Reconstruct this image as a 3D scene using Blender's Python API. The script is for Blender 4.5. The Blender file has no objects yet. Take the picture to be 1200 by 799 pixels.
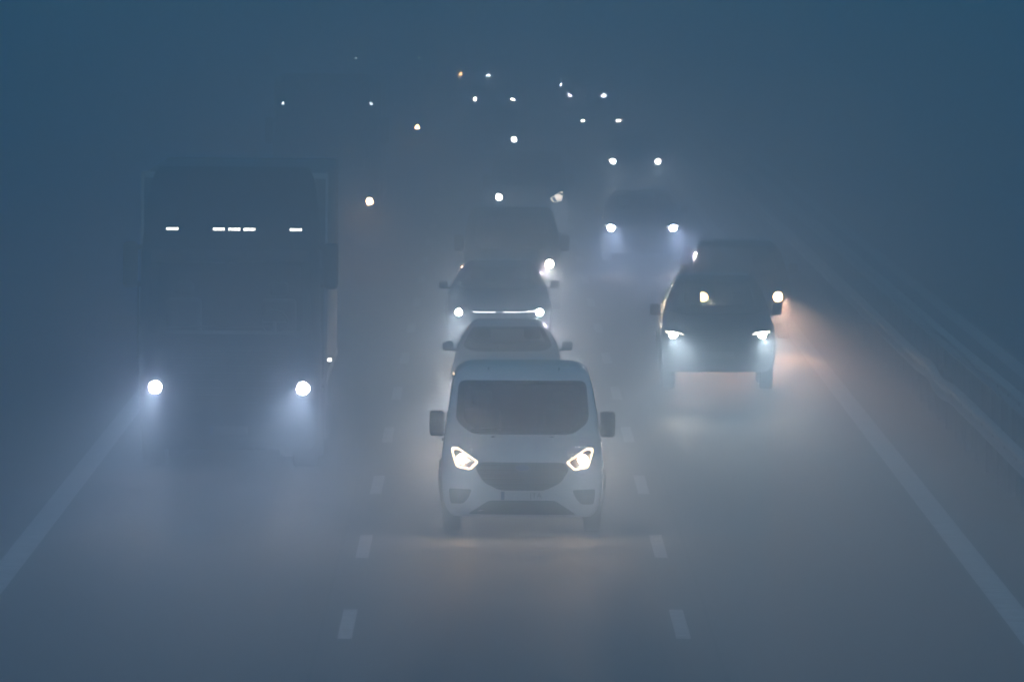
import bpy, bmesh, math, random
from mathutils import Vector, Euler
from mathutils.bvhtree import BVHTree

R = math.radians
S = bpy.context.scene
COL = S.collection

# ------------------------------------------------------------------ camera
CAM_H = 7.13
cam_d = bpy.data.cameras.new("camera")
cam_d.sensor_width = 36.0
cam_d.lens = 464.6
cam_d.clip_start = 0.5
cam_d.clip_end = 9000.0
cam = bpy.data.objects.new("camera", cam_d)
COL.objects.link(cam)
cam.location = (0, 0, CAM_H)
cam.rotation_euler = Euler((R(90 - 1.707), 0, R(-0.0815)), 'XYZ')
S.camera = cam

# ------------------------------------------------------------------ world, sun, exposure
SUN_EL, SUN_ROT = 40.0, 180.0
SKY_STRENGTH = 0.115
w = bpy.data.worlds.new("World")
S.world = w
w.use_nodes = True
nt = w.node_tree
nt.nodes.clear()
sky = nt.nodes.new('ShaderNodeTexSky')
sky.sky_type = 'NISHITA'
sky.sun_disc = False
sky.sun_elevation = R(SUN_EL)
sky.sun_rotation = R(SUN_ROT)
sky.air_density = 2.0
sky.dust_density = 0.3
sky.ozone_density = 6.0
tint = nt.nodes.new('ShaderNodeMix')
tint.data_type = 'RGBA'
tint.blend_type = 'MULTIPLY'
tint.inputs[0].default_value = 1.0
tint.inputs[7].default_value = (0.002, 0.38, 0.56, 1)        # blue hour under a fog bank
bg = nt.nodes.new('ShaderNodeBackground')
bg.inputs[1].default_value = SKY_STRENGTH
wo = nt.nodes.new('ShaderNodeOutputWorld')
nt.links.new(sky.outputs[0], tint.inputs[6])
nt.links.new(tint.outputs[2], bg.inputs[0])
nt.links.new(bg.outputs[0], wo.inputs[0])

sun_d = bpy.data.lights.new("sun", 'SUN')
sun_d.energy = 1.6
sun_d.angle = R(45)
sun_d.color = (0.66, 0.86, 1.0)
sun = bpy.data.objects.new("sun", sun_d)
COL.objects.link(sun)
sun.rotation_euler = (R(90 - SUN_EL), 0, R(180 - SUN_ROT))

S.view_settings.view_transform = 'Standard'
S.view_settings.look = 'None'
S.view_settings.gamma = 1.0
S.view_settings.exposure = -0.25
S.view_settings.use_curve_mapping = False

cy = S.cycles
cy.use_denoising = True
cy.volume_bounces = 0
cy.max_bounces = 8
cy.diffuse_bounces = 2
cy.glossy_bounces = 3
cy.transmission_bounces = 4
cy.transparent_max_bounces = 12
cy.sample_clamp_indirect = 4.0
cy.caustics_reflective = False
cy.caustics_refractive = False

# ------------------------------------------------------------------ tuning of air and lamps
FOG_DENSITY = 0.0096
FOG_G = 0.80
BULB = 400.0
BEAM = 3600.0
SPILL = 300.0       # watts of the soft wide spill of a headlamp

# ------------------------------------------------------------------ materials
MATS = {}


def pmat(name, col, rough=0.5, metal=0.0, coat=0.0, noise=0.0, nscale=8.0, spec=0.5):
    if name in MATS:
        return MATS[name]
    m = bpy.data.materials.new(name)
    m.use_nodes = True
    t = m.node_tree
    b = t.nodes['Principled BSDF']
    b.inputs['Base Color'].default_value = (*col, 1)
    b.inputs['Roughness'].default_value = rough
    b.inputs['Metallic'].default_value = metal
    b.inputs['Coat Weight'].default_value = coat
    b.inputs['Coat Roughness'].default_value = 0.08
    b.inputs['Specular IOR Level'].default_value = spec
    if noise > 0:
        tc = t.nodes.new('ShaderNodeTexCoord')
        n = t.nodes.new('ShaderNodeTexNoise')
        n.inputs['Scale'].default_value = nscale
        n.inputs['Detail'].default_value = 5
        r = t.nodes.new('ShaderNodeValToRGB')
        r.color_ramp.elements[0].position = 0.3
        r.color_ramp.elements[1].position = 0.75
        r.color_ramp.elements[0].color = (*[c * (1 - noise) for c in col], 1)
        r.color_ramp.elements[1].color = (*[min(1, c * (1 + noise)) for c in col], 1)
        t.links.new(tc.outputs['Object'], n.inputs['Vector'])
        t.links.new(n.outputs['Fac'], r.inputs['Fac'])
        t.links.new(r.outputs['Color'], b.inputs['Base Color'])
        mr = t.nodes.new('ShaderNodeMapRange')
        mr.inputs['To Min'].default_value = max(0.03, rough - 0.12)
        mr.inputs['To Max'].default_value = min(1, rough + 0.12)
        t.links.new(n.outputs['Fac'], mr.inputs['Value'])
        t.links.new(mr.outputs['Result'], b.inputs['Roughness'])
    MATS[name] = m
    return m


def emat(name, col, strength):
    if name in MATS:
        return MATS[name]
    m = bpy.data.materials.new(name)
    m.use_nodes = True
    t = m.node_tree
    t.nodes.clear()
    e = t.nodes.new('ShaderNodeEmission')
    e.inputs[0].default_value = (*col, 1)
    e.inputs[1].default_value = strength
    o = t.nodes.new('ShaderNodeOutputMaterial')
    t.links.new(e.outputs[0], o.inputs[0])
    MATS[name] = m
    return m


def glass_mat(name, tintc=(0.55, 0.62, 0.62), ior=1.5):
    if name in MATS:
        return MATS[name]
    m = bpy.data.materials.new(name)
    m.use_nodes = True
    t = m.node_tree
    t.nodes.clear()
    tr = t.nodes.new('ShaderNodeBsdfTransparent')
    tr.inputs[0].default_value = (*tintc, 1)
    g = t.nodes.new('ShaderNodeBsdfGlossy')
    g.inputs['Roughness'].default_value = 0.06
    fr = t.nodes.new('ShaderNodeFresnel')
    fr.inputs[0].default_value = ior
    mx = t.nodes.new('ShaderNodeMixShader')
    o = t.nodes.new('ShaderNodeOutputMaterial')
    t.links.new(fr.outputs[0], mx.inputs[0])
    t.links.new(tr.outputs[0], mx.inputs[1])
    t.links.new(g.outputs[0], mx.inputs[2])
    t.links.new(mx.outputs[0], o.inputs[0])
    MATS[name] = m
    return m


M_GLASS = glass_mat('window_glass')
M_FRIT = pmat('black_glass_border', (0.012, 0.012, 0.013), 0.25)
M_PLASTIC = pmat('black_plastic', (0.022, 0.022, 0.024), 0.55, noise=0.25, nscale=30)
M_GRILLE = pmat('grille_plastic', (0.03, 0.03, 0.033), 0.4, noise=0.2, nscale=40)
M_RUBBER = pmat('tyre_rubber', (0.02, 0.02, 0.021), 0.8, noise=0.2, nscale=20)
M_ALLOY = pmat('alloy_rim', (0.45, 0.46, 0.48), 0.35, metal=0.9)
M_CHROME = pmat('chrome', (0.55, 0.56, 0.58), 0.22, metal=1.0)
M_BADGE_RIM = pmat('badge_rim', (0.16, 0.17, 0.18), 0.4, metal=0.6)
M_LAMPCASE = pmat('headlamp_reflector', (0.32, 0.33, 0.35), 0.25, metal=0.7)
M_RED = pmat('tail_lamp_red', (0.25, 0.01, 0.01), 0.2, coat=0.5)
M_SEAT = pmat('seat_cloth', (0.035, 0.036, 0.04), 0.9, noise=0.2, nscale=25)
M_PLATE = pmat('plate_white', (0.72, 0.73, 0.72), 0.4, noise=0.06, nscale=14)
M_DIRTY_PLATE = pmat('plate_road_dirt', (0.13, 0.125, 0.115), 0.8, noise=0.35, nscale=9)
M_POST = pmat('weathered_post', (0.07, 0.075, 0.08), 0.8, noise=0.3, nscale=6)
M_INK = pmat('plate_ink', (0.01, 0.01, 0.01), 0.5)
M_BLUE = pmat('badge_blue', (0.02, 0.06, 0.22), 0.25, coat=0.5)
M_PAPER = pmat('paper', (0.6, 0.6, 0.57), 0.8, noise=0.1)
M_STEEL = pmat('galvanised_steel', (0.42, 0.44, 0.46), 0.42, metal=0.6, noise=0.25, nscale=3)
M_CHASSIS = pmat('chassis_steel', (0.03, 0.03, 0.032), 0.6, noise=0.3)


def paint(name, col):
    return pmat(name, col, 0.35, metal=0.0, coat=0.8, noise=0.07, nscale=2.5)


P_WHITE = paint('paint_white', (0.78, 0.79, 0.79))
P_SILVER = paint('paint_silver_grey', (0.48, 0.49, 0.50))
P_LORRY = pmat('matt_dark_blue_paint', (0.012, 0.02, 0.032), 0.6, noise=0.15, nscale=1.5, spec=0.2)
M_CABGLASS = glass_mat('cab_glass', (0.28, 0.32, 0.33), 1.2)
P_DARK = paint('paint_dark_grey', (0.035, 0.038, 0.042))
P_BLACK = paint('paint_black', (0.014, 0.014, 0.016))
P_NAVY = paint('paint_navy', (0.018, 0.03, 0.06))
P_GREY = paint('paint_mid_grey', (0.12, 0.125, 0.13))
P_GREEN = paint('paint_dark_green', (0.010, 0.015, 0.014))
P_TRAILER = pmat('trailer_panel', (0.05, 0.06, 0.08), 0.5, noise=0.15, nscale=1.5)


# ------------------------------------------------------------------ object helpers
def link(name, me, mat=None, parent=None, smooth=False):
    o = bpy.data.objects.new(name, me)
    COL.objects.link(o)
    if mat is not None:
        me.materials.append(mat)
    if parent is not None:
        o.parent = parent
    if smooth:
        me.shade_smooth()
        try:
            me.set_sharp_from_angle(angle=R(38))
        except Exception:
            pass
    return o


class MB:
    """collects primitives, builds ONE mesh object"""

    def __init__(self):
        self.v, self.f = [], []

    def add(self, vs, fs):
        n = len(self.v)
        self.v += [tuple(p) for p in vs]
        self.f += [tuple(i + n for i in f) for f in fs]
        return self

    def box(self, x0, x1, y0, y1, z0, z1, bev=0.0):
        bm = bmesh.new()
        bmesh.ops.create_cube(bm, size=1.0)
        for v in bm.verts:
            v.co = ((x0 + x1) / 2 + v.co.x * (x1 - x0), (y0 + y1) / 2 + v.co.y * (y1 - y0), (z0 + z1) / 2 + v.co.z * (z1 - z0))
        if bev > 0:
            bmesh.ops.bevel(bm, geom=list(bm.edges), offset=bev, segments=3, affect='EDGES', profile=0.5)
        bm.verts.ensure_lookup_table()
        self.add([v.co[:] for v in bm.verts], [[v.index for v in f.verts] for f in bm.faces])
        bm.free()
        return self

    def tube(self, pts, r, n=8, closed=False):
        pts = [Vector(p) for p in pts]
        vs, fs = [], []
        m = len(pts)
        for i, p in enumerate(pts):
            a = pts[i - 1] if (i > 0 or closed) else p
            b = pts[(i + 1) % m] if (i < m - 1 or closed) else p
            d = (b - a).normalized()
            u = d.cross(Vector((0, 0, 1)))
            if u.length < 1e-3:
                u = d.cross(Vector((0, 1, 0)))
            u.normalize()
            k = d.cross(u)
            for j in range(n):
                t = 2 * math.pi * j / n
                vs.append(p + u * (r * math.cos(t)) + k * (r * math.sin(t)))
        for i in range(m if closed else m - 1):
            i2 = (i + 1) % m
            for j in range(n):
                j2 = (j + 1) % n
                fs.append((i * n + j, i * n + j2, i2 * n + j2, i2 * n + j))
        if not closed:
            fs.append(tuple(range(n))[::-1])
            fs.append(tuple((m - 1) * n + j for j in range(n)))
        return self.add(vs, fs)

    def lathe_x(self, prof, cx, cy_, cz, n=28):
        """profile [(x, r)] turned about the x axis; caps closed"""
        vs, fs = [], []
        for (x, r) in prof:
            for j in range(n):
                t = 2 * math.pi * j / n
                vs.append((cx + x, cy_ + r * math.cos(t), cz + r * math.sin(t)))
        for i in range(len(prof) - 1):
            for j in range(n):
                j2 = (j + 1) % n
                fs.append((i * n + j, i * n + j2, (i + 1) * n + j2, (i + 1) * n + j))
        fs.append(tuple(range(n)))
        fs.append(tuple((len(prof) - 1) * n + j for j in range(n))[::-1])
        return self.add(vs, fs)

    def build(self, name, mat, parent=None, smooth=True):
        me = bpy.data.meshes.new(name)
        me.from_pydata(self.v, [], self.f)
        bm = bmesh.new()
        bm.from_mesh(me)
        bmesh.ops.recalc_face_normals(bm, faces=list(bm.faces))
        bm.to_mesh(me)
        bm.free()
        return link(name, me, mat, parent, smooth)


def thing(name, label, cat, loc, group=None, rot=(0, 0, 0)):
    o = bpy.data.objects.new(name, None)
    o.empty_display_size = 0.3
    COL.objects.link(o)
    o.location = loc
    o.rotation_euler = rot
    o['label'] = label
    o['category'] = cat
    if group:
        o['group'] = group
    return o


# ------------------------------------------------------------------ polygons and surface patches
def round_poly(pts, r=0.05, n=5):
    out = []
    m = len(pts)
    for i in range(m):
        p = Vector(pts[i]).to_2d()
        a = Vector(pts[i - 1]).to_2d()
        b = Vector(pts[(i + 1) % m]).to_2d()
        da, db = a - p, b - p
        k = min(r, da.length * 0.45, db.length * 0.45)
        s, e = p + da.normalized() * k, p + db.normalized() * k
        for j in range(n + 1):
            t = j / n
            out.append((1 - t) ** 2 * s + 2 * t * (1 - t) * p + t * t * e)
    return out


def densify(pts, step=0.08):
    out = []
    m = len(pts)
    for i in range(m):
        a, b = Vector(pts[i]), Vector(pts[(i + 1) % m])
        k = max(1, int(math.ceil((b - a).length / step)))
        for j in range(k):
            out.append(a.lerp(b, j / k))
    return out


def circle2(cx, cz, rx, rz=None, n=16):
    rz = rz or rx
    return [Vector((cx + rx * math.cos(2 * math.pi * i / n), cz + rz * math.sin(2 * math.pi * i / n))) for i in range(n)]


def mirror(pts):
    return [Vector((-p[0], p[1])) for p in pts][::-1]


def centroid(pts):
    c = Vector((0, 0))
    for p in pts:
        c += Vector(p).to_2d()
    return c / len(pts)


def inside(pts, x, y):
    r = False
    n = len(pts)
    j = n - 1
    for i in range(n):
        xi, yi, xj, yj = pts[i][0], pts[i][1], pts[j][0], pts[j][1]
        if (yi > y) != (yj > y) and x < (xj - xi) * (y - yi) / (yj - yi + 1e-12) + xi:
            r = not r
        j = i
    return r


def cast(bvh, a, b, ax):
    if ax == 'F':
        o, d = Vector((a, -4, b)), Vector((0, 1, 0))
    elif ax == 'B':
        o, d = Vector((a, 40, b)), Vector((0, -1, 0))
    elif ax == 'T':
        o, d = Vector((a, b, 9)), Vector((0, 0, -1))
    elif ax == 'L':
        o, d = Vector((-5, a, b)), Vector((1, 0, 0))
    else:
        o, d = Vector((5, a, b)), Vector((-1, 0, 0))
    p, nrm, i, _ = bvh.ray_cast(o, d)
    if p is None:
        q = o + d * 4.0
        p, nrm, i, _ = bvh.find_nearest(q)
    if nrm.dot(d) > 0:
        nrm = -nrm
    return p, nrm


def patch(bvh, pts, ax, off=0.004, k0=0.0, k1=1.0, rings=3, step=0.08, skirt=0.012):
    """a panel shaped to the body: ring band k0..k1 of the outline pts, laid off metres proud of the surface"""
    pts = densify(pts, step)
    c = centroid(pts)
    n = len(pts)
    ks = [k1 - (k1 - k0) * i / rings for i in range(rings + 1)]
    vs, fs = [], []
    hits = {}
    full = k0 <= 1e-6
    if full:
        ks = ks[:-1]
    for k in ks:
        for p in pts:
            q = c + (p - c) * k
            h, nr = cast(bvh, q.x, q.y, ax)
            vs.append(h + nr * off)
    for i in range(len(ks) - 1):
        for j in range(n):
            j2 = (j + 1) % n
            fs.append((i * n + j, i * n + j2, (i + 1) * n + j2, (i + 1) * n + j))
    if full:
        h, nr = cast(bvh, c.x, c.y, ax)
        vs.append(h + nr * off)
        m = len(vs) - 1
        i = len(ks) - 1
        for j in range(n):
            fs.append((i * n + j, i * n + (j + 1) % n, m))
    if skirt > 0:
        for i in ([0] if full else [0, len(ks) - 1]):
            base = len(vs)
            for j in range(n):
                p = pts[j]
                q = c + (p - c) * ks[i]
                h, nr = cast(bvh, q.x, q.y, ax)
                vs.append(h + nr * (off - skirt))
            for j in range(n):
                j2 = (j + 1) % n
                fs.append((i * n + j, base + j, base + j2, i * n + j2))
    return MB().add(vs, fs)


# ------------------------------------------------------------------ lofted bodies
def chaikin(keys, it=2):
    for _ in range(it):
        out = [keys[0]]
        for a, b in zip(keys, keys[1:]):
            out.append(tuple(x * 0.75 + y * 0.25 for x, y in zip(a, b)))
            out.append(tuple(x * 0.25 + y * 0.75 for x, y in zip(a, b)))
        out.append(keys[-1])
        keys = out
    return keys


def outline(k, nF=30, nS=44, nR=16):
    z, yf, yr, wd, df, pf, dr, pr = k
    pts = []
    for i in range(nF + 1):
        t = -math.pi / 2 + math.pi * i / nF
        s, c = math.sin(t), math.cos(t)
        u = math.copysign(abs(s) ** (2 / pf), s)
        pts.append((wd * u, yf + df * (1 - max(c, 0) ** (2 / pf)), z))
    for i in range(1, nS):
        pts.append((wd, (yf + df) + ((yr - dr) - (yf + df)) * i / nS, z))
    for i in range(nR + 1):
        t = math.pi / 2 - math.pi * i / nR
        s, c = math.sin(t), math.cos(t)
        u = math.copysign(abs(s) ** (2 / pr), s)
        pts.append((wd * u, yr - dr * (1 - max(c, 0) ** (2 / pr)), z))
    for i in range(1, nS):
        pts.append((-wd, (yr - dr) + ((yf + df) - (yr - dr)) * i / nS, z))
    return pts


def loft(keys, it=2, res=0.06, nS=44):
    keys = chaikin(keys, it)
    full = [keys[0]]
    for a, b in zip(keys, keys[1:]):
        L = max(abs(b[0] - a[0]), abs(b[1] - a[1]) * 0.8, abs(b[3] - a[3]))
        m = max(1, int(math.ceil(L / res)))
        for j in range(1, m + 1):
            full.append(tuple(x + (y - x) * j / m for x, y in zip(a, b)))
    vs, fs = [], []
    n = None
    for k in full:
        o = outline(k, nS=nS)
        n = len(o)
        vs += o
    for i in range(len(full) - 1):
        for j in range(n):
            j2 = (j + 1) % n
            fs.append((i * n + j, i * n + j2, (i + 1) * n + j2, (i + 1) * n + j))
    fs.append(tuple(range(n))[::-1])
    fs.append(tuple((len(full) - 1) * n + j for j in range(n)))
    return vs, fs


def build_body(name, keys, mat, root, cuts=(), arches=(), res=0.06, nS=44):
    """loft, then cut the window and wheel-arch openings; returns the object and the uncut BVH"""
    vs, fs = loft(keys, res=res, nS=nS)
    vv = [Vector(v) for v in vs]
    bvh = BVHTree.FromPolygons(vv, fs)
    keep = []
    for f in fs:
        if len(f) == 4:
            c = (vv[f[0]] + vv[f[1]] + vv[f[2]] + vv[f[3]]) / 4
            nr = (vv[f[2]] - vv[f[0]]).cross(vv[f[3]] - vv[f[1]])
            if nr.length > 0:
                nr.normalize()
            cut = False
            for ax, pts in cuts:
                if ax == 'F' and nr.y < -0.15 and abs(c.x) < 5 and inside(pts, c.x, c.z):
                    cut = True
                elif ax == 'B' and nr.y > 0.25 and inside(pts, c.x, c.z):
                    cut = True
                elif ax == 'S' and abs(nr.x) > 0.5 and inside(pts, c.y, c.z):
                    cut = True
            for (ya, za, ra) in arches:
                if abs(nr.x) > 0.35 and (c.y - ya) ** 2 + (c.z - za) ** 2 < ra * ra:
                    cut = True
            if cut:
                continue
        keep.append(f)
    me = bpy.data.meshes.new(name)
    me.from_pydata(vs, [], keep)
    bm = bmesh.new()
    bm.from_mesh(me)
    loose = [v for v in bm.verts if not v.link_faces]
    bmesh.ops.delete(bm, geom=loose, context='VERTS')
    bmesh.ops.recalc_face_normals(bm, faces=list(bm.faces))
    bm.to_mesh(me)
    bm.free()
    return link(name, me, mat, root, True), bvh


# ------------------------------------------------------------------ shared vehicle parts
def wheel(root, x, y, r, wdt, truck=False):
    s = 1 if x > 0 else -1
    h = wdt / 2
    t = MB()
    t.lathe_x([(-h * .8, r * .62), (-h, r * .72), (-h, r * .93), (-h * .8, r), (h * .8, r), (h, r * .93), (h, r * .72), (h * .8, r * .62)], 0, 0, 0, 32)
    tyre = t.build('tyre', M_RUBBER, None)
    wroot = bpy.data.objects.new('wheel', None)
    COL.objects.link(wroot)
    wroot.parent = root
    wroot.location = (x, y, r)
    tyre.parent = wroot
    m = MB()
    m.lathe_x([(-h * .75, r * .63), (h * .75, r * .63), (h * .75, r * .58), (h * .3, r * .55), (h * .3, r * .1), (h * .5, r * .08)] if s > 0 else
              [(h * .75, r * .63), (-h * .75, r * .63), (-h * .75, r * .58), (-h * .3, r * .55), (-h * .3, r * .1), (-h * .5, r * .08)], 0, 0, 0, 28)
    for k in range(5 if not truck else 10):
        a = 2 * math.pi * k / (5 if not truck else 10)
        m.tube([(s * h * .55, r * .1 * math.cos(a), r * .1 * math.sin(a)), (s * h * .6, r * .58 * math.cos(a), r * .58 * math.sin(a))], r * .06, 6)
    m.build('rim', M_ALLOY if not truck else M_STEEL, wroot)
    return wroot


def arch_trim(root, bvh, y, r, z0, ra):
    for s, ax in ((-1, 'L'), (1, 'R')):
        pts = []
        for i in range(25):
            t = R(-8) + R(196) * i / 24
            yy, zz = y + ra * math.cos(t), r + ra * math.sin(t)
            if zz < z0:
                continue
            h, nr = cast(bvh, yy, zz, ax)
            pts.append(h)
        MB().tube(pts, 0.045, 6).build('wheel_arch_trim', M_PLASTIC, root)
        # dark liner behind the wheel
        x1 = s * abs(pts[0].x)
        m = MB()
        n = 16
        vs, fs = [], []
        for xx in (x1 * 0.98, x1 * 0.62):
            for i in range(n + 1):
                t = math.pi * i / n
                vs.append((xx, y + ra * 1.02 * math.cos(t), max(r + ra * 1.02 * math.sin(t), z0)))
        for i in range(n):
            fs.append((i, i + 1, n + 2 + i, n + 1 + i))
        fs.append(tuple(n + 1 + i for i in range(n + 1)))
        m.add(vs, fs).build('wheel_arch_liner', M_CHASSIS, root)


def mirror_part(root, x, y, z, wdt, h, dep, body_x, mat):
    s = 1 if x > 0 else -1
    m = MB()
    m.box(x - wdt / 2, x + wdt / 2, y - dep / 2, y + dep / 2, z - h / 2, z + h / 2, min(wdt, h, dep) * 0.33)
    m.tube([(x - s * wdt * .35, y, z - h * .3), (body_x, y + 0.02, z - h * .38)], 0.025, 8)
    o = m.build('wing_mirror', mat, root)
    g = MB().box(x - wdt * .38, x + wdt * .38, y + dep / 2 - .002, y + dep / 2 + .004, z - h * .38, z + h * .38, 0.002)
    g.build('mirror_glass', M_CHROME, o)


def seat(root, x, y, z):
    m = MB()
    m.box(x - .25, x + .25, y - .25, y + .27, z - .12, z + .06, .06)
    m.box(x - .24, x + .24, y + .24, y + .40, z, z + .56, .07)
    m.box(x - .13, x + .13, y + .30, y + .42, z + .60, z + .78, .05)
    m.tube([(x - .06, y + .35, z + .5), (x - .06, y + .36, z + .66)], .01, 6)
    m.tube([(x + .06, y + .35, z + .5), (x + .06, y + .36, z + .66)], .01, 6)
    m.build('seat', M_SEAT, root)


def steering(root, x, y, z):
    m = MB()
    pts = []
    for i in range(20):
        t = 2 * math.pi * i / 20
        pts.append((x + .18 * math.cos(t), y - .06 * math.sin(t), z + .17 * math.sin(t)))
    m.tube(pts, .016, 6, closed=True)
    m.tube([(x - .17, y, z), (x + .17, y, z)], .02, 6)
    m.tube([(x, y, z), (x, y - .3, z - .12)], .03, 6)
    m.build('steering_wheel', M_PLASTIC, root)


LAMP_COL = {
    'warm': (1.0, 0.66, 0.40),
    'amber': (1.0, 0.45, 0.18),
    'neutral': (1.0, 0.84, 0.68),
    'cool': (0.98, 0.90, 1.0),
    'green': (1.0, 0.91, 0.74),
    'blue': (0.92, 0.87, 1.0),
}


BEAM_COL = {
    'warm': (1.0, 0.74, 0.60),
    'amber': (1.0, 0.46, 0.24),
    'neutral': (1.0, 0.84, 0.72),
    'cool': (1.0, 0.93, 0.96),
    'green': (1.0, 0.90, 0.76),
    'blue': (0.95, 0.87, 0.98),
}


def beam(parent, x, y, z, tone, watts, pitch=0.9):
    ld = bpy.data.lights.new('headlight_beam', 'SPOT')
    ld.energy = watts
    ld.color = BEAM_COL[tone]
    ld.spot_size = R(7.5)
    ld.spot_blend = 1.0
    ld.shadow_soft_size = 0.05
    o = bpy.data.objects.new('headlight_beam', ld)
    COL.objects.link(o)
    o.parent = parent
    o.location = (x, y, z)
    o.rotation_euler = (R(-90 - 0) + R(0), 0, 0)
    # spot points down its -Z: turn it to face -Y and pitch it down
    o.rotation_euler = Euler((R(-(90 - pitch)), 0, 0), 'XYZ')
    return o


def headlight(root, bvh, poly, bulb, tone, power=1.0, outline_w=0.0, bulb_r=0.055, bulb_rz=None, on=True, strength=1.0, extra=None, watts=1.0, pitch=1.5, spill=1.0):
    hl = patch(bvh, poly, 'F', 0.006, rings=2, step=.05).build('headlight', M_LAMPCASE, root)
    patch(bvh, poly, 'F', 0.010, k0=.90, k1=1.03, rings=1, step=.05).build('headlight_bezel', M_PLASTIC, hl)
    if not on:
        patch(bvh, circle2(bulb[0], bulb[1], bulb_r, n=14), 'F', 0.016, rings=1, step=.05, skirt=.008).build('bulb', M_CHROME, hl)
        return hl
    if outline_w > 0:
        patch(bvh, poly, 'F', 0.014, k0=1 - outline_w, k1=1.0, rings=1, step=.05, skirt=.006).build(
            'running_light', emat('running_light_' + tone, LAMP_COL[tone], 20.0), hl)
    if extra:
        patch(bvh, extra, 'F', 0.015, rings=2, step=.06, skirt=.006).build(
            'running_light', emat('running_strip_' + tone, LAMP_COL[tone], 22.0), hl)
    st = BULB * power
    patch(bvh, circle2(bulb[0], bulb[1], bulb_r, bulb_rz, n=14), 'F', 0.018, rings=1, step=.2, skirt=.006).build(
        'bulb', emat('bulb_%s_%d' % (tone, int(st)), LAMP_COL[tone], st), hl)
    h, nr = cast(bvh, bulb[0], bulb[1], 'F')
    if watts > 0:
        beam(hl, h.x, h.y - 0.10, h.z, tone, BEAM * watts, pitch)
        sp = beam(hl, h.x, h.y - 0.10, h.z, tone, SPILL * spill * (1.0 if root.location.y < 320 else 0.15), .5)
        sp.name = 'headlight_spill'
        sp.data.spot_size = R(21)
        sp.data.color = LAMP_COL[tone]
    return hl


def plate(root, bvh, z, w_=0.26, h_=0.055, text=None, mat=None):
    p, nr = cast(bvh, 0, z, 'F')
    y = p.y - 0.025
    pl = MB().box(-w_, w_, y, y + .012, z - h_, z + h_, .004).build('number_plate', mat or M_PLATE, root)
    MB().box(-w_ + .004, -w_ + .045, y - .003, y, z - h_ + .004, z + h_ - .004).build('plate_band', M_BLUE, pl)
    if text:
        c = bpy.data.curves.new('plate_lettering', 'FONT')
        c.body = text
        c.size = h_ * 1.75
        c.align_x = 'RIGHT'
        c.align_y = 'CENTER'
        c.extrude = 0.0015
        c.materials.append(M_INK)
        tmp = bpy.data.objects.new('tmp', c)
        COL.objects.link(tmp)
        bpy.context.view_layer.update()
        me = bpy.data.meshes.new_from_object(tmp.evaluated_get(bpy.context.evaluated_depsgraph_get()))
        bpy.data.objects.remove(tmp)
        bpy.data.curves.remove(c)
        o = bpy.data.objects.new('plate_lettering', me)
        COL.objects.link(o)
        o.parent = pl
        o.location = (w_ - .02, y - .003, z)
        o.rotation_euler = (R(90), 0, 0)
    return pl


def glaze(root, bvh, name, pts, ax, step=.09, glass=None):
    g = patch(bvh, pts, ax, 0.005, k0=0, k1=.97, rings=5, step=step, skirt=0).build(name, glass or M_GLASS, root)
    patch(bvh, pts, ax, 0.008, k0=.91, k1=1.02, rings=1, step=step, skirt=.015).build('window_border', M_FRIT, g)
    return g


def wipers(root, bvh, x0s, z0, length, rise):
    for x0 in x0s:
        pts = []
        for i in range(9):
            t = i / 8
            h, nr = cast(bvh, x0 + length * t, z0 + rise * t, 'F')
            pts.append(h + nr * 0.03)
        MB().tube(pts, 0.011, 5).build('wiper', M_PLASTIC, root)


def grille_bars(parent, bvh, zs, half):
    m = MB()
    for z, hw in zip(zs, half):
        pts = []
        for i in range(13):
            x = -hw + 2 * hw * i / 12
            h, nr = cast(bvh, x, z, 'F')
            pts.append(h + nr * .012)
        m.tube(pts, .009, 5)
    m.build('grille_slats', M_PLASTIC, parent)


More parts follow.
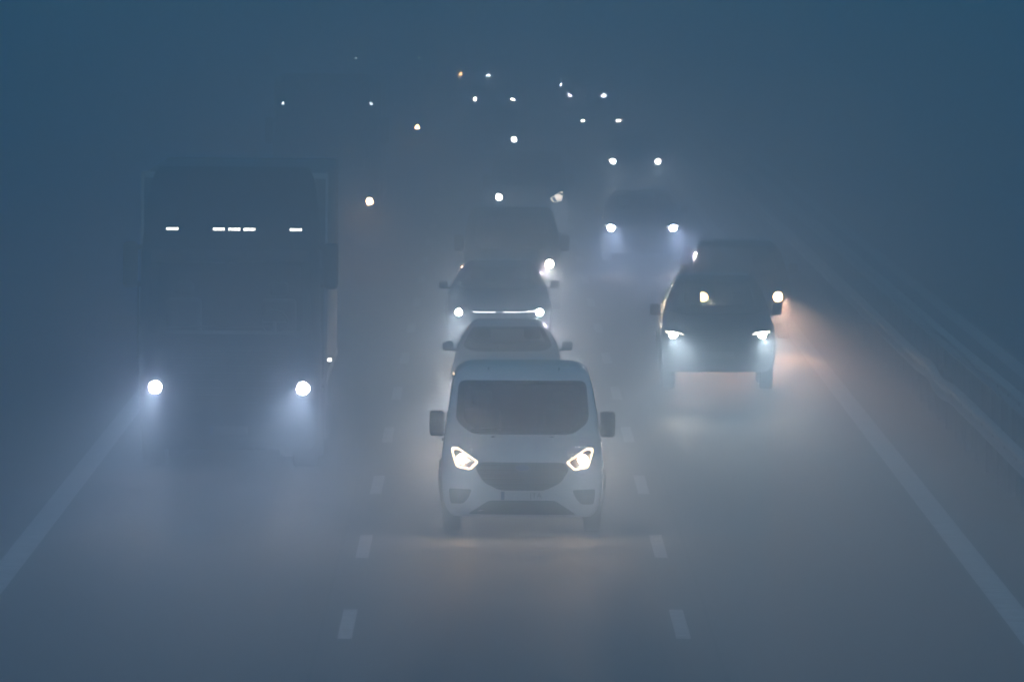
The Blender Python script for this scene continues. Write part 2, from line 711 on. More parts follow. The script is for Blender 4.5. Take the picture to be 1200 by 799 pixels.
# ------------------------------------------------------------------ the van
def make_van(root, mat, tall=0.0, tone='warm', power=1.0, left_on=True, outline_on=True, text=None, detail=True, bulb_r=.05, watts=1.0, left_outline=True, right_power=1.0, spill=1.0):
    T = tall
    L = 4.97 + T * 0.9
    #        z    yf    yr      w    df   pf   dr   pr
    keys = [(.20, .12, L - .12, .84, .34, 3.0, .15, 5),
            (.28, .04, L - .04, .93, .34, 3.0, .12, 5),
            (.50, .00, L, .975, .34, 3.0, .10, 6),
            (.75, .03, L - .01, .985, .36, 2.9, .10, 6),
            (.92, .10, L - .02, .98, .42, 2.8, .10, 6),
            (1.00, .26, L - .02, .975, .46, 2.7, .10, 6),
            (1.09, .58, L - .03, .965, .46, 2.7, .10, 6),
            (1.17, .95, L - .03, .95, .42, 2.8, .10, 6),
            (1.50, 1.42, L - .06, .90, .34, 3.0, .10, 6),
            (1.80 + T * .1, 1.88, L - .09, .845, .30, 3.2, .10, 6),
            (1.90 + T * .8, 2.12 + T * .5, L - .14, .81, .28, 3.2, .12, 6),
            (1.965 + T, 2.45 + T * .7, L - .30, .72, .30, 3.2, .2, 5),
            (1.985 + T, 2.9 + T * .7, L - .7, .50, .30, 3.0, .3, 4)]
    ws = round_poly([(-.765, 1.79), (.765, 1.79), (.80, 1.32), (.60, 1.178), (-.60, 1.178), (-.80, 1.32)], .09)
    sw = round_poly([(1.55, 1.18), (2.72, 1.18), (2.72, 1.74), (2.12, 1.74), (1.72, 1.5)], .07)
    sw2 = round_poly([(2.9, 1.2), (4.7, 1.2), (4.7, 1.74), (2.9, 1.74)], .08)
    rw = round_poly([(-.66, 1.2), (.66, 1.2), (.62, 1.72), (-.62, 1.72)], .08)
    sc = lambda p, k: [centroid(p) + (Vector(q) - centroid(p)) * k for q in p]
    yw1, yw2, wr = .93, 3.87 + T * .6, .335
    body, bvh = build_body('body', keys, mat, root,
                           [('F', sc(ws, .97)), ('S', sc(sw, .96)), ('S', sc(sw2, .97)), ('B', sc(rw, .97))],
                           [(yw1, wr, .40), (yw2, wr, .40)])
    glaze(root, bvh, 'windscreen', ws, 'F')
    for ax in 'LR':
        glaze(root, bvh, 'side_window', sw, ax)
        glaze(root, bvh, 'side_window', sw2, ax)
    glaze(root, bvh, 'rear_window', rw, 'B')
    # front face
    g = round_poly([(-.51, .862), (.51, .862), (.575, .79), (.47, .62), (.27, .525), (-.27, .525), (-.47, .62), (-.575, .79)], .06)
    gr = patch(bvh, g, 'F', .006, rings=4).build('grille', M_GRILLE, root)
    if detail:
        grille_bars(gr, bvh, [.83, .775, .72, .665, .61, .56], [.50, .54, .52, .48, .42, .33])
        p, nr = cast(bvh, 0, .80, 'F')
        em = patch(bvh, circle2(0, .795, .085, .036, 20), 'F', .028, rings=2, step=.03, skirt=.03).build('emblem', M_BLUE, root)
        patch(bvh, circle2(0, .795, .092, .042, 20), 'F', .031, k0=.9, k1=1.0, rings=1, step=.03, skirt=.03).build('emblem_rim', M_BADGE_RIM, em)
    hp = [(-.865, 1.0), (-.845, 1.02), (-.787, 1.02), (-.54, .865), (-.545, .85), (-.63, .766), (-.80, .80)]
    hp = round_poly(hp, .025, 3)
    headlight(root, bvh, hp, (-.735, .895), tone, power, .13 if (outline_on and left_outline) else 0, bulb_r, on=left_on, watts=watts, spill=spill)
    headlight(root, bvh, mirror(hp), (.735, .895), tone, power * right_power, .13 if outline_on else 0, bulb_r, watts=watts, spill=spill)
    fp = round_poly([(-.89, .545), (-.61, .535), (-.66, .42), (-.72, .36), (-.87, .36)], .03, 3)
    for q in (fp, mirror(fp)):
        f = patch(bvh, q, 'F', .005, rings=2).build('fog_lamp_recess', M_PLASTIC, root)
        c = centroid(q)
        patch(bvh, circle2(c.x, c.y, .045), 'F', .014, rings=1, step=.05).build('fog_lamp', M_LAMPCASE, f)
    lg = round_poly([(-.40, .405), (.40, .405), (.66, .235), (-.66, .235)], .04)
    patch(bvh, lg, 'F', .006, rings=3).build('lower_grille', M_PLASTIC, root)
    plate(root, bvh, .462, text=text)
    wipers(root, bvh, (-.62, .02), 1.20, .55, .04)
    if detail:
        for x in (-.36, .36):
            p, nr = cast(bvh, x, .82, 'T')
            MB().box(x - .025, x + .025, p.y - .03, p.y + .03, p.z, p.z + .018, .006).build('washer_nozzle', M_PLASTIC, root)
        for x in (-.42, .45):
            p, nr = cast(bvh, x, 2.25, 'T')
            MB().lathe_x([(-.01, .03), (.01, .03)], x, p.y, p.z + .005, 12).build('roof_mount', M_PLASTIC, root)
    for s in (-1, 1):
        mirror_part(root, s * 1.045, 1.55, 1.285, .19, .32, .13, s * .93, M_PLASTIC)
        seat(root, s * .5, 2.1, .88)
    steering(root, .45, 1.75, 1.12)
    MB().box(-.80, .80, 2.74, 2.80, .5, 1.84, .02).build('bulkhead', M_PLASTIC, root)
    MB().box(-.84, .84, 1.15, 1.62, .75, 1.14, .08).build('dashboard', M_PLASTIC, root)
    if detail:
        MB().box(-.62, -.22, 1.22, 1.45, 1.142, 1.152, .002).build('dash_papers', M_PAPER, root)
    for y in (yw1, yw2):
        for s in (-1, 1):
            wheel(root, s * .86, y, wr, .215)
        arch_trim(root, bvh, y, wr, .2, .395)
    for s, ax in ((-1, 'L'), (1, 'R')):
        p, nr = cast(bvh, 2.6, 1.05, ax)
        MB().box(p.x - .02, p.x + .02, 2.5, 2.7, 1.03, 1.07, .01).build('door_handle', M_PLASTIC, root)
        t = round_poly([(s * .95, 1.0), (s * .80, 1.0), (s * .80, 1.5), (s * .90, 1.5)], .03)
        patch(bvh, t, 'B', .006, rings=2).build('tail_light', M_RED, root)
    return bvh


# ------------------------------------------------------------------ cars
def make_car(root, mat, L=4.4, W=.90, H=1.5, zb=.18, zh=.80, zc=1.0, yc=1.15, yt=1.95, wr=.62, yf0=0.0, wheel_r=.33,
             tone='neutral', power=1.0, lamp=(.60, .84, .58, .72), bulb=(.72, .655), bulb_r=.05, square=False, boxy=False,
             strip=None, roof_rails=False, outline_w=0.0, watts=1.0, light_bar=False, extra=True, left_on=True, right_on=True, pick_rear=.45, plate_z=None,
             bezel=True, bulb_rz=None, pitch=1.5, spill=1.0):
    pf, pr = (3.0, 3.2) if not boxy else (4.0, 5.0)
    df = .34 if not boxy else .24
    zt = H - .09
    rr = pick_rear
    keys = [(zb, .12, L - .10, W * .86, df, pf, .3, pr),
            (zb + .09, .03, L - .03, W * .95, df, pf, .3, pr),
            (zb + .30, .0, L, W * .985, df, pf, .28, pr),
            (zh - .12, .02, L - .02, W, df, pf, .28, pr),
            (zh, .10, L - .05, W * .99, df * 1.15, pf * .95, .28, pr),
            (zh + .42 * (zc - zh), .10 + .32 * (yc - .1), L - .08, W * .98, df * 1.2, pf * .93, .28, pr),
            (zc, yc, L - .10, W * .955, df * 1.1, pf, .28, pr),
            (zc + .5 * (zt - zc), yc + .52 * (yt - yc), L - .10 - rr * .4, (W * .955 + wr) / 2 + .025, df, pf, .25, pr),
            (zt, yt, L - .10 - rr * .9, wr, df * .8, pf, .22, pr),
            (H - .02, yt + .28, L - .3 - rr, wr * .9, df * .8, pf, .25, pr),
            (H, yt + .65, L - .65 - rr, wr * .68, df * .8, pf, .3, pr)]
    sc = lambda p, k: [centroid(p) + (Vector(q) - centroid(p)) * k for q in p]
    wb_ = W * .955 - .12
    ws = round_poly([(-wr + .05, zt - .02), (wr - .05, zt - .02), (wb_, zc + .09), (wb_ - .16, zc + .03), (-wb_ + .16, zc + .03), (-wb_, zc + .09)], .07)
    y1 = yc + .42
    y2 = L - .55 - rr * .8
    sw = round_poly([(y1, zc + .04), (y2 + .05, zc + .04), (y2 - .12, zt - .06), (yt + .22, zt - .05)], .07)
    rw = round_poly([(-wr - .02, zc + .08), (wr + .02, zc + .08), (wr - .06, zt - .04), (-wr + .06, zt - .04)], .06)
    yw1, yw2 = .86, L - .85
    ra = wheel_r * 1.16
    body, bvh = build_body('body', keys, mat, root,
                           [('F', sc(ws, .97)), ('S', sc(sw, .96)), ('B', sc(rw, .97))],
                           [(yw1, wheel_r, ra), (yw2, wheel_r, ra)])
    glaze(root, bvh, 'windscreen', ws, 'F')
    glaze(root, bvh, 'rear_window', rw, 'B')
    for ax in 'LR':
        glaze(root, bvh, 'side_window', sw, ax)
    x0, x1, z0, z1 = lamp
    if square:
        hp = round_poly([(-x1, z0), (-x0, z0), (-x0, z1), (-x1, z1)], .02, 3)
    else:
        hp = round_poly([(-x1, z1), (-x1 + .03, z0 + .03), (-x0 - .06, z0), (-x0, z0 + .05), (-x0 - .02, z1 - .04)], .03, 3)
    ext = None
    if extra:
        ext = round_poly([(-x1 + .02, z1 - .01), (-x0 - .06, z1 - .035), (-x0 + .0, z1 - .075), (-x0 - .07, z1 - .06), (-x1 + .03, z1 - .04)], .01, 2)
    b1 = (-bulb[0], bulb[1])
    headlight(root, bvh, hp, b1, tone, power, outline_w, bulb_r, bulb_rz, extra=ext, watts=watts, on=left_on, pitch=pitch, spill=spill)
    headlight(root, bvh, mirror(hp), bulb, tone, power, outline_w, bulb_r, bulb_rz, extra=mirror(ext) if ext else None, watts=watts, on=right_on, pitch=pitch, spill=spill)
    gz1, gz0 = z1 - .03, z0 - .08
    g = round_poly([(-x0 + .06, gz1), (x0 - .06, gz1), (x0 - .10, (gz0 + gz1) / 2), (x0 - .18, gz0), (-x0 + .18, gz0), (-x0 + .10, (gz0 + gz1) / 2)], .05)
    gr = patch(bvh, g, 'F', .006, rings=3).build('grille', M_GRILLE, root)
    n = 4
    grille_bars(gr, bvh, [gz0 + (gz1 - gz0) * (i + .7) / (n + .4) for i in range(n)], [x0 - .17 + .03 * i for i in range(n)])
    lz1, lz0 = z0 - .16, zb + .06
    if lz1 - lz0 > .08:
        lg = round_poly([(-.5, lz1), (.5, lz1), (.64, lz0), (-.64, lz0)], .04)
        patch(bvh, lg, 'F', .006, rings=3).build('lower_grille', M_PLASTIC, root)
    plate(root, bvh, plate_z or (z0 - .12), mat=M_DIRTY_PLATE)
    if light_bar:
        for (a, b) in ((-.46, -.06), (.08, .45)):
            q = [(a, bulb[1] - .002), (b, bulb[1] - .002), (b, bulb[1] + .018), (a, bulb[1] + .018)]
            patch(bvh, [Vector(t) for t in q], 'F', .016, rings=1, step=.06, skirt=.012).build('light_bar', emat('light_bar_white', (.90, .93, 1.0), 25.0), root)
        q = [(.49, bulb[1]), (.70, bulb[1] + .01), (.70, bulb[1] + .03), (.49, bulb[1] + .02)]
        patch(bvh, [Vector(t) for t in q], 'F', .02, rings=1, step=.06, skirt=.012).build('light_bar', emat('light_bar_white', (.90, .93, 1.0), 25.0), root)
    wipers(root, bvh, (-.55, .0), zc + .05, .5, .05)
    for s in (-1, 1):
        mirror_part(root, s * (W + .075), yc + .48, zc + .10, .17, .15 if not boxy else .2, .12, s * (W * .93), M_PLASTIC if boxy else mat)
        seat(root, s * .38, yt + .05, zc - .42)
    steering(root, .38, yc + .62, zc - .10)
    MB().box(-W * .84, W * .84, yc + .12, yc + .55, zc - .35, zc - .03, .08).build('dashboard', M_PLASTIC, root)
    MB().box(-W * .74, W * .74, L - 1.55, L - 1.35, zc - .5, zc + .12, .07).build('rear_bench', M_SEAT, root)
    for y in (yw1, yw2):
        for s in (-1, 1):
            wheel(root, s * (W - .125), y, wheel_r, .215)
        arch_trim(root, bvh, y, wheel_r, zb, ra)
    if roof_rails:
        for s in (-1, 1):
            pts = []
            for i in range(9):
                yy = yt + .35 + (L - 1.2 - rr - yt) * i / 8
                p, nr = cast(bvh, s * wr * .88, yy, 'T')
                pts.append((p.x, p.y, p.z + (.04 if 0 < i < 8 else 0.0)))
            MB().tube(pts, .018, 6).build('roof_rail', M_PLASTIC, root)
    for s, ax in ((-1, 'L'), (1, 'R')):
        for yy in (yt + .45, yt + 1.45):
            p, nr = cast(bvh, yy, zc - .08, ax)
            MB().box(p.x - .018, p.x + .018, yy - .09, yy + .09, zc - .1, zc - .065, .008).build('door_handle', mat, root)
        t = round_poly([(s * W * .93, zc - .25), (s * W * .66, zc - .25), (s * W * .68, zc - .06), (s * W * .90, zc - .04)], .03)
        patch(bvh, t, 'B', .006, rings=2).build('tail_light', M_RED, root)
    return bvh


# ------------------------------------------------------------------ lorries
def make_lorry(root, mat, tone='cool', power=1.0, markers=True, corner_markers=False, bulb_r=.075, watts=1.0, side_dot=False, spill=1.0):
    #        z    yf   yr   w    df   pf  dr  pr
    keys = [(.28, .14, 2.3, 1.12, .30, 4, .1, 8),
            (.42, .02, 2.35, 1.20, .30, 4, .1, 8),
            (.90, .00, 2.35, 1.235, .28, 4, .1, 8),
            (1.55, .05, 2.35, 1.24, .28, 4, .1, 8),
            (1.80, .09, 2.35, 1.24, .28, 4, .1, 8),
            (2.90, .30, 2.35, 1.22, .28, 4, .1, 8),
            (3.20, .40, 2.35, 1.20, .28, 4, .1, 8),
            (3.55, .75, 2.35, 1.17, .30, 4, .1, 8),
            (3.95, 1.45, 2.35, 1.12, .30, 4, .1, 8),
            (4.10, 1.85, 2.33, 1.02, .2, 4, .1, 8)]
    ws = round_poly([(-1.06, 2.86), (1.06, 2.86), (1.10, 1.86), (-1.10, 1.86)], .1)
    sw = round_poly([(.55, 1.85), (1.35, 1.85), (1.35, 2.75), (.72, 2.75)], .07)
    sc = lambda p, k: [centroid(p) + (Vector(q) - centroid(p)) * k for q in p]
    cab, bvh = build_body('cab', keys, mat, root, [('F', sc(ws, .97)), ('S', sc(sw, .95))], [(1.38, .5, .56)], res=.08, nS=30)
    glaze(root, bvh, 'windscreen', ws, 'F', .12, M_CABGLASS)
    for ax in 'LR':
        glaze(root, bvh, 'side_window', sw, ax, .12)
    g = round_poly([(-.82, 1.70), (.82, 1.70), (.72, .82), (-.72, .82)], .08)
    gr = patch(bvh, g, 'F', .008, rings=4, step=.12).build('grille', M_GRILLE, root)
    grille_bars(gr, bvh, [.92 + .1 * i for i in range(8)], [.66 + .012 * i for i in range(8)])
    lg = round_poly([(-.62, .66), (.62, .66), (.58, .42), (-.58, .42)], .05)
    patch(bvh, lg, 'F', .008, rings=3, step=.12).build('lower_grille', M_PLASTIC, root)
    plate(root, bvh, .55, mat=M_DIRTY_PLATE)
    hp = round_poly([(-1.17, 1.28), (-1.17, .98), (-.84, .98), (-.80, 1.06), (-.88, 1.22)], .04, 3)
    headlight(root, bvh, hp, (-1.005, 1.125), tone, power, 0, bulb_r, watts=watts, spill=spill,
              extra=None)
    headlight(root, bvh, mirror(hp), (1.005, 1.125), tone, power, 0, bulb_r, watts=watts, spill=spill)
    # sun visor over the windscreen
    pts_t, pts_b = [], []
    for i in range(17):
        x = -1.08 + 2.16 * i / 16
        h, nr = cast(bvh, x, 2.98, 'F')
        pts_t.append(h)
        pts_b.append(h + Vector((0, -.26, -.15)))
    vs = pts_t + pts_b + [p + Vector((0, 0, .02)) for p in pts_t] + [p + Vector((0, 0, .02)) for p in pts_b]
    n = 17
    fs = []
    for i in range(n - 1):
        fs += [(i, i + 1, n + i + 1, n + i), (2 * n + i, 3 * n + i, 3 * n + i + 1, 2 * n + i + 1), (n + i, n + i + 1, 3 * n + i + 1, 3 * n + i)]
    fs += [(0, n, 3 * n, 2 * n), (n - 1, 2 * n - 1 + 0, 4 * n - 1, 3 * n - 1)]
    MB().add(vs, fs).build('sun_visor', M_PLASTIC, root)
    if markers:
        e = emat('roof_marker', (1.0, .95, .86), 16.0)
        for x in (-.80, -.165, .045, .25, .885):
            q = [Vector((x - .08, 3.255)), Vector((x + .08, 3.255)), Vector((x + .08, 3.285)), Vector((x - .08, 3.285))]
            ml = patch(bvh, [Vector((x - .1, 3.24)), Vector((x + .1, 3.24)), Vector((x + .1, 3.30)), Vector((x - .1, 3.30))], 'F', .006, rings=1, skirt=.01).build('marker_light', M_PLASTIC, root)
            patch(bvh, q, 'F', .014, rings=1, step=.1, skirt=.006).build('marker_lens', e, ml)
    if corner_markers:
        e = emat('corner_marker', (.8, .9, 1.0), 26.0)
        for x in (-1.04, 1.04):
            ml = patch(bvh, circle2(x, 3.42, .06), 'F', .006, rings=1).build('marker_light', M_PLASTIC, root)
            patch(bvh, circle2(x, 3.42, .035, n=8), 'F', .014, rings=1, step=.2, skirt=.006).build('marker_lens', e, ml)
    wipers(root, bvh, (-.95, -.2), 1.92, .75, .04)
    for s in (-1, 1):
        m = MB()
        m.box(s * 1.37 - .10, s * 1.37 + .10, .42, .60, 2.47, 3.10, .06)
        m.tube([(s * 1.32, .5, 3.0), (s * 1.18, .55, 3.05)], .03, 8)
        m.tube([(s * 1.32, .5, 2.55), (s * 1.2, .55, 2.5)], .03, 8)
        o = m.build('wing_mirror', M_PLASTIC, root)
        MB().box(s * 1.37 - .08, s * 1.37 + .08, .599, .606, 2.55, 3.04, .002).build('mirror_glass', M_CHROME, o)
        # cab step and side fairing
        MB().box(s * 1.12 - .1, s * 1.12 + .1, 1.95, 2.35, .35, .95, .04).build('side_fairing', M_PLASTIC, root)
        MB().tube([(s * 1.265, .62, 1.5), (s * 1.265, .62, 2.5)], .016, 8).build('grab_rail', M_CHROME, root)
        seat(root, s * .65, 1.2, 1.75)
    steering(root, .6, .75, 2.0)
    MB().box(-1.1, 1.1, .42, .85, 1.5, 1.83, .08).build('dashboard', M_PLASTIC, root)
    if side_dot:
        d = MB().box(1.31, 1.36, 2.55, 2.6, 1.42, 1.46, .004)
        ar = MB().tube([(1.2, 2.57, 1.44), (1.32, 2.57, 1.44)], .012, 6).build('side_marker', M_PLASTIC, root)
        d.build('marker_lens', emat('side_marker_lens', (1, .95, .9), 30), ar)
    # trailer
    tr = bpy.data.objects.new('trailer', None)
    COL.objects.link(tr)
    tr.parent = root
    MB().box(-1.275, 1.275, 2.95, 16.4, 1.15, 4.0, .05).build('cargo_box', P_TRAILER, tr)
    fr = MB()
    for s in (-1, 1):
        fr.box(s * 1.275 - .02, s * 1.275 + .02, 2.93, 2.99, 1.15, 4.01)
    fr.box(-1.275, 1.275, 2.93, 2.99, 3.93, 4.012)
    fr.box(-1.29, 1.29, 2.96, 16.4, 1.08, 1.19, .02)
    fr.build('box_frame', M_STEEL, tr)
    ch = MB()
    for s in (-1, 1):
        ch.box(s * .42 - .05, s * .42 + .05, .8, 16.2, .62, .92)
        ch.box(s * 1.2 - .02, s * 1.2 + .02, 6.6, 10.4, .5, 1.0, .01)
    ch.box(-.45, .45, 3.2, 4.6, .92, 1.15)
    ch.build('chassis', M_CHASSIS, root)
    for s in (-1, 1):
        wheel(root, s * 1.03, 1.38, .5, .34, True)
        wheel(root, s * .93, 5.0, .5, .6, True)
        for y in (11.6, 12.9, 14.2):
            wheel(root, s * 1.03, y, .5, .38, True)
    return bvh


# ------------------------------------------------------------------ setting: ground, carriageways, markings
def sheet(name, x0, x1, y0, y1, z, mat, nx=1, ny=1, thick=0.0):
    vs, fs = [], []
    for j in range(ny + 1):
        for i in range(nx + 1):
            vs.append((x0 + (x1 - x0) * i / nx, y0 + (y1 - y0) * j / ny, z))
    for j in range(ny):
        for i in range(nx):
            a = j * (nx + 1) + i
            fs.append((a, a + 1, a + nx + 2, a + nx + 1))
    m = MB().add(vs, fs)
    if thick:
        m = MB().box(x0, x1, y0, y1, z - thick, z)
    o = m.build(name, mat, None, smooth=False)
    o['kind'] = 'structure'
    return o


def asphalt(name, base, r0, r1):
    m = bpy.data.materials.new(name)
    m.use_nodes = True
    t = m.node_tree
    b = t.nodes['Principled BSDF']
    tc = t.nodes.new('ShaderNodeTexCoord')
    # long stretched wear along the lanes
    mp = t.nodes.new('ShaderNodeMapping')
    mp.inputs['Scale'].default_value = (1.4, 0.012, 1)
    n1 = t.nodes.new('ShaderNodeTexNoise')
    n1.inputs['Scale'].default_value = 1.0
    n1.inputs['Detail'].default_value = 6
    mp2 = t.nodes.new('ShaderNodeMapping')
    mp2.inputs['Scale'].default_value = (12, 0.06, 1)
    n2 = t.nodes.new('ShaderNodeTexNoise')
    n2.inputs['Scale'].default_value = 1.0
    n2.inputs['Detail'].default_value = 8
    for a, mm in ((n1, mp), (n2, mp2)):
        t.links.new(tc.outputs['Object'], mm.inputs[0])
        t.links.new(mm.outputs[0], a.inputs['Vector'])
    add = t.nodes.new('ShaderNodeMath')
    add.operation = 'ADD'
    hf = t.nodes.new('ShaderNodeMath')
    hf.operation = 'MULTIPLY'
    hf.inputs[1].default_value = 0.5
    t.links.new(n1.outputs['Fac'], add.inputs[0])
    t.links.new(n2.outputs['Fac'], add.inputs[1])
    t.links.new(add.outputs[0], hf.inputs[0])
    cr = t.nodes.new('ShaderNodeValToRGB')
    cr.color_ramp.elements[0].position = .35
    cr.color_ramp.elements[1].position = .65
    cr.color_ramp.elements[0].color = (*[c * .65 for c in base], 1)
    cr.color_ramp.elements[1].color = (*[c * 1.4 for c in base], 1)
    t.links.new(hf.outputs[0], cr.inputs[0])
    t.links.new(cr.outputs[0], b.inputs['Base Color'])
    mr = t.nodes.new('ShaderNodeMapRange')
    mr.inputs['From Min'].default_value = .35
    mr.inputs['From Max'].default_value = .65
    mr.inputs['To Min'].default_value = r0
    mr.inputs['To Max'].default_value = r1
    t.links.new(hf.outputs[0], mr.inputs['Value'])
    t.links.new(mr.outputs[0], b.inputs['Roughness'])
    b.inputs['Specular IOR Level'].default_value = .25
    return m


M_ROAD = asphalt('damp_asphalt', (0.05, 0.049, 0.05), .68, .88)
M_VERGE = pmat('verge_soil_grass', (0.035, 0.042, 0.02), .95, noise=.45, nscale=.6)
M_MARK = pmat('road_paint', (0.36, 0.37, 0.37), .65, noise=.45, nscale=3.0)
M_TAR = pmat('joint_tar', (0.02, 0.02, 0.021), .95, noise=.3, nscale=2)

sheet('ground', -700, 700, -300, 3200, -.06, M_VERGE)
sheet('carriageway', -8.6, 6.25, -150, 2600, 0.0, M_ROAD, thick=.05)
sheet('opposite_carriageway', 8.3, 22.0, -150, 2600, 0.0, M_ROAD, thick=.05)
sheet('edge_line_shoulder', -5.73, -5.43, -150, 2600, .004, M_MARK)
sheet('edge_line_median', 5.42, 5.72, -150, 2600, .004, M_MARK)
sheet('edge_line_opposite', 8.75, 9.05, -150, 2600, .004, M_MARK)
for xl in (-1.535, 1.966):
    m = MB()
    y = 136.2 - 18 * 10
    while y < 1500:
        m.add([(xl - .075, y, .004), (xl + .075, y, .004), (xl + .075, y + 6, .004), (xl - .075, y + 6, .004)], [(0, 1, 2, 3)])
        y += 18
    o = m.build('lane_marking', M_MARK, None, smooth=False)
    o['kind'] = 'structure'


for xj in (-1.80, 2.28):
    m = MB()
    pts = []
    y, k = -100.0, 0
    while y < 1200:
        dx = .004 * math.sin(y * .21 + xj)
        pts.append((xj + dx, y))
        y += 3.0
    vs = []
    for (x, y) in pts:
        vs += [(x - .018, y, .004), (x + .018, y, .004)]
    m.add(vs, [(2 * i, 2 * i + 1, 2 * i + 3, 2 * i + 2) for i in range(len(pts) - 1)])
    o = m.build('road_joint', M_TAR, None, smooth=False)
    o['kind'] = 'structure'


# ------------------------------------------------------------------ crash barriers
def guardrail(x, label, kink):
    root = thing('guardrail', label, 'crash barrier', (x, 60, 0), 'steel crash barriers along the median')
    prof = [(0, .44), (-.035, .455), (-.08, .49), (-.08, .53), (-.02, .57), (-.02, .61), (-.08, .65), (-.08, .69), (-.035, .735), (0, .75)]
    vs, fs = [], []
    n = len(prof)
    ys = []
    y = 0.0
    while y <= 900:
        ys.append(y)
        y += (0.5 if abs(y + 60 - 198) < 14 else 4.0)
    for y in ys:
        Y = y + 60
        dz, dx = 0.0, 0.0
        if kink:
            t = (Y - 197.5) / 2.6
            dz = -.045 * math.exp(-((Y - 196.5) / 2.2) ** 2) + .045 * math.exp(-((Y - 202.5) / 3.0) ** 2)
            dx = -.03 * math.exp(-((Y - 198) / 3.0) ** 2)
        dz += .006 * math.sin(Y * .11)
        dx += .006 * math.sin(Y * .07 + 1)
        for (px, pz) in prof:
            vs.append((px + dx, y, pz + dz))
        for (px, pz) in prof:
            vs.append((px + dx + .006, y, pz + dz))
    N = 2 * n
    for i in range(len(ys) - 1):
        for j in range(n - 1):
            a, b = i * N + j, (i + 1) * N + j
            fs.append((a, a + 1, b + 1, b))
            fs.append((a + n, b + n, b + n + 1, a + n + 1))
        a, b = i * N, (i + 1) * N
        fs.append((a, b, b + n, a + n))
        fs.append((a + n - 1, a + N - 1, b + N - 1, b + n - 1))
    MB().add(vs, fs).build('rail_beam', M_STEEL, root)
    post = None
    far = MB()
    for i in range(225):
        y = i * 4.0 + 1.0
        if i < 100:
            if post is None:
                post = MB().box(.03, .13, -.05, .05, -.08, .70, .01).box(-.03, .03, -.06, .06, .52, .68).build('post', M_POST, root)
                post.location = (0, y, 0)
            else:
                c = post.copy()
                COL.objects.link(c)
                c.parent = root
                c.location = (0, y, 0)
        else:
            far.box(.03, .13, y - .05, y + .05, -.08, .70)
    f = far.build('distant_posts', M_POST, root)
    f['kind'] = 'stuff'
    return root


guardrail(6.72, 'grey steel crash barrier with a bent kink beside the right edge line', True)
guardrail(7.55, 'plain straight steel crash barrier behind the kinked one', False)

# ------------------------------------------------------------------ vehicles
F_PX = 15488.0


def at(px, d):
    """lateral metres for an image column of the photograph at distance d"""
    return (px - 578.0) * d / F_PX


G_SLOW, G_MID, G_FAST = 'lorries in the left lane', 'vehicles queueing in the middle lane', 'cars in the right lane'

# left lane
t = thing('lorry', 'big dark lorry with five white roof marker lights and cool white headlights', 'lorry', (-3.61, 180, 0), G_SLOW, rot=(0, R(0.5), 0))
make_lorry(t, P_LORRY, 'cool', 1.1, True, False, .085, 1.0, side_dot=True, spill=2.6)
t = thing('lorry', 'lorry behind the five-marker lorry, one warm headlight showing, tiny blue roof lamps', 'lorry', (-3.93, 312, 0), G_SLOW)
make_lorry(t, P_LORRY, 'amber', .9, False, True, .085, 1.2)
t = thing('lorry', 'distant lorry, third in the left lane, with a single small orange headlight showing', 'lorry', (-3.53, 440, 0), G_SLOW)
make_lorry(t, P_GREY, 'amber', 1.0, False, True, .085, 1.0)
t = thing('lorry', 'farthest lorry, highest orange light at the top of the left lane', 'lorry', (-2.61, 624, 0), G_SLOW)
make_lorry(t, P_DARK, 'amber', 3.0, False, False, .10, 1.0)

# middle lane
t = thing('delivery_van', 'white van leading the middle lane, warm outlined headlights and wide windscreen', 'van', (at(611.5, 161), 160.6, 0), G_MID, rot=(0, R(.4), 0))
make_van(t, P_WHITE, 0, 'warm', 9.0, text='ITA', bulb_r=.047, watts=.35, spill=2.8)
t = thing('hatchback', 'small grey hatchback hidden behind the white van, only its roof and windscreen showing', 'car', (at(595, 200), 199.2, 0), G_MID)
make_car(t, P_SILVER, L=3.8, W=.83, H=1.46, zh=.82, zc=.98, yc=.95, yt=1.65, wr=.57, tone='warm', power=1.0, watts=3.0, spill=3.5)
t = thing('suv', 'dark car with a white light bar between two bright white headlights', 'car', (at(585, 235), 234.6, 0), G_MID)
make_car(t, P_NAVY, L=4.4, W=.92, H=1.52, zh=.84, zc=1.0, yc=1.15, yt=1.9, wr=.64, tone='neutral', power=2.2, spill=2.6, lamp=(.56, .86, .58, .72), bulb=(.715, .645), bulb_r=.06, light_bar=True, extra=False, watts=2.0)
t = thing('delivery_van', 'dark van behind the light-bar car, one warm headlight showing', 'van', (at(600, 260), 259.5, 0), G_MID)
make_van(t, P_DARK, 0, 'warm', 2.0, detail=False, outline_on=False, bulb_r=.075, watts=3.0, spill=1.6)
t = thing('delivery_van', 'dark grey van with one white headlight and one outlined glowing headlight', 'van', (at(619.5, 330), 329, 0), G_MID)
make_van(t, P_GREY, 0, 'neutral', 1.0, detail=False, outline_on=True, left_outline=False, right_power=.05, bulb_r=.075, watts=1.0)
t = thing('delivery_van', 'plain dark van deeper in the fog with a single lit headlight', 'van', (at(576, 430), 428, 0), G_MID)
make_van(t, P_BLACK, 0, 'neutral', 1.6, left_on=False, detail=False, outline_on=False, bulb_r=.085, watts=1.0)
t = thing('suv', 'faint car far back in the middle lane, two small level white headlights', 'car', (at(579, 550), 550, 0), G_MID)
make_car(t, P_DARK, H=1.50, zh=.95, zc=1.06, tone='neutral', power=4.0, lamp=(.58, .88, .74, .88), bulb=(.78, .80), bulb_r=.07, watts=.8, extra=False)
t = thing('hatchback', 'nearly fogged-out car at the dim grey light right of the highest orange light', 'car', (at(589, 668), 668, 0), G_MID)
make_car(t, P_DARK, tone='cool', power=9.0, bulb_r=.10, watts=.2, extra=False, right_on=False)
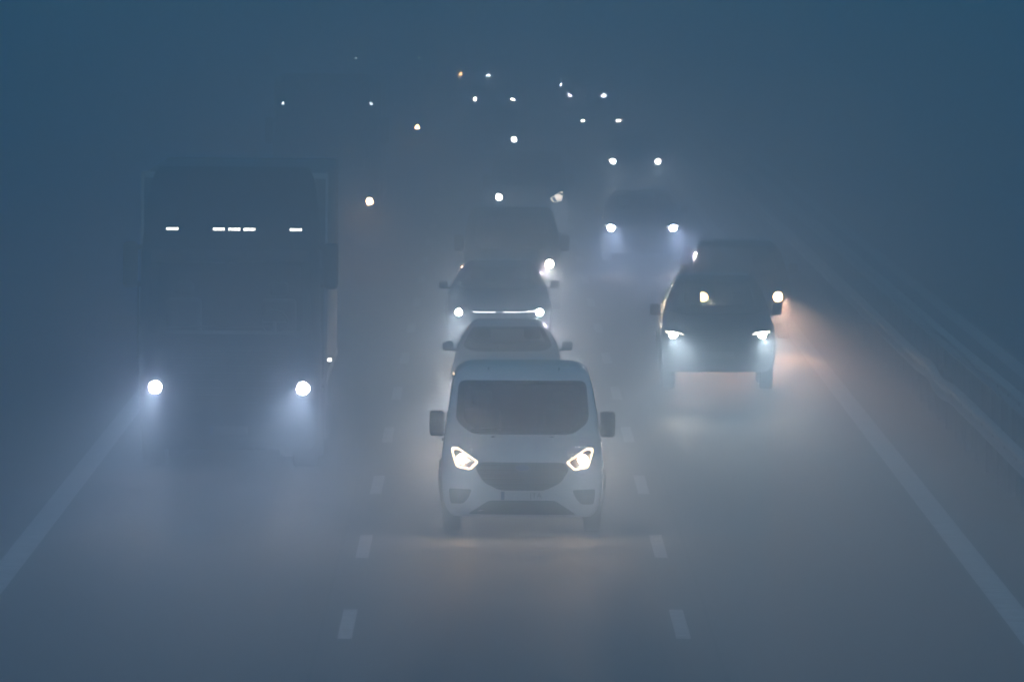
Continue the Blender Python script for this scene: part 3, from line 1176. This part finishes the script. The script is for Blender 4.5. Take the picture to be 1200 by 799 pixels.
t = thing('hatchback', 'last visible car of the middle lane, single dim light near the picture top', 'car', (at(614, 752), 752, 0), G_MID)
make_car(t, P_DARK, tone='cool', power=40.0, bulb_r=.11, watts=.1, extra=False, right_on=False)

# right lane
t = thing('suv', 'dark high-riding off-roader leading the right lane, pale green-white headlights', 'car', (at(841, 213), 212.6, 0), G_FAST)
make_car(t, P_GREEN, L=4.7, W=.915, H=1.80, zb=.29, zh=1.03, zc=1.16, yc=1.22, yt=1.85, wr=.66, wheel_r=.38, tone='green', power=1.6, lamp=(.54, .86, .80, .96),
         bulb=(.715, .885), bulb_r=.065, bulb_rz=.05, boxy=True, watts=2.8, spill=1.5, roof_rails=True, pick_rear=.15, plate_z=.56)
t = thing('suv', 'boxy off-roader half hidden behind the leading off-roader, square warm lamps', 'car', (at(868, 240), 240, 0), G_FAST)
make_car(t, P_BLACK, L=4.4, W=.92, H=1.76, zb=.3, zh=1.0, zc=1.14, yc=1.2, yt=1.6, wr=.70, wheel_r=.38, tone='amber', power=.5, lamp=(.56, .80, .66, .90),
         bulb=(.675, .775), bulb_r=.085, square=True, boxy=True, watts=8.0, pitch=2.2, extra=False, pick_rear=.1, plate_z=.5)
t = thing('saloon_car', 'dark car with rounded roof and blue-white headlights, third in the right lane', 'car', (at(752, 301), 300, 0), G_FAST)
make_car(t, P_DARK, L=4.5, W=.91, H=1.58, zh=.88, zc=1.04, yc=1.15, yt=1.9, wr=.66, tone='blue', power=2.2, lamp=(.55, .86, .66, .82), bulb=(.70, .745), bulb_r=.075, watts=3.2, spill=1.6)
t = thing('saloon_car', 'car fourth in the right lane, a pair of level warm-white headlights', 'car', (at(744, 400), 398, 0), G_FAST)
make_car(t, P_GREY, tone='neutral', power=1.4, bulb=(.67, .665), lamp=(.54, .84, .58, .74), bulb_r=.08, watts=2.0)
t = thing('saloon_car', 'car fifth in the right lane, slim slanted white headlights', 'car', (at(704, 492), 492, 0), G_FAST)
make_car(t, P_DARK, tone='neutral', power=1.6, bulb=(.66, .66), lamp=(.50, .84, .58, .74), bulb_r=.09, bulb_rz=.05, watts=.9)
t = thing('suv', 'car sixth in the right lane, two round blue-white headlights', 'car', (at(687, 575), 572, 0), G_FAST)
make_car(t, P_BLACK, H=1.65, zh=.9, zc=1.06, tone='blue', power=2.2, bulb=(.735, .68), lamp=(.55, .86, .60, .78), bulb_r=.09, watts=.9, extra=False)
t = thing('hatchback', 'last visible car of the right lane, one dim light above a blue-white pair', 'car', (at(675, 622), 622, 0), G_FAST)
make_car(t, P_DARK, tone='blue', power=6.0, bulb_r=.085, watts=.3, extra=False)

# ------------------------------------------------------------------ haze: one closed box of even air
hz = MB().box(-760, 760, -340, 3260, -1.1, 9.0).build('haze', None, None, smooth=False)
hz['kind'] = 'stuff'
hm = bpy.data.materials.new('fog')
hm.use_nodes = True
t_ = hm.node_tree
t_.nodes.clear()
pv = t_.nodes.new('ShaderNodeVolumePrincipled')
pv.inputs['Color'].default_value = (0.47, 0.66, 0.92, 1)
pv.inputs['Density'].default_value = FOG_DENSITY
pv.inputs['Density Attribute'].default_value = ''
pv.inputs['Temperature Attribute'].default_value = ''
pv.inputs['Anisotropy'].default_value = FOG_G
ov = t_.nodes.new('ShaderNodeOutputMaterial')
t_.links.new(pv.outputs[0], ov.inputs['Volume'])
hz.data.materials.append(hm)
hm.cycles.homogeneous_volume = True if hasattr(hm.cycles, 'homogeneous_volume') else True
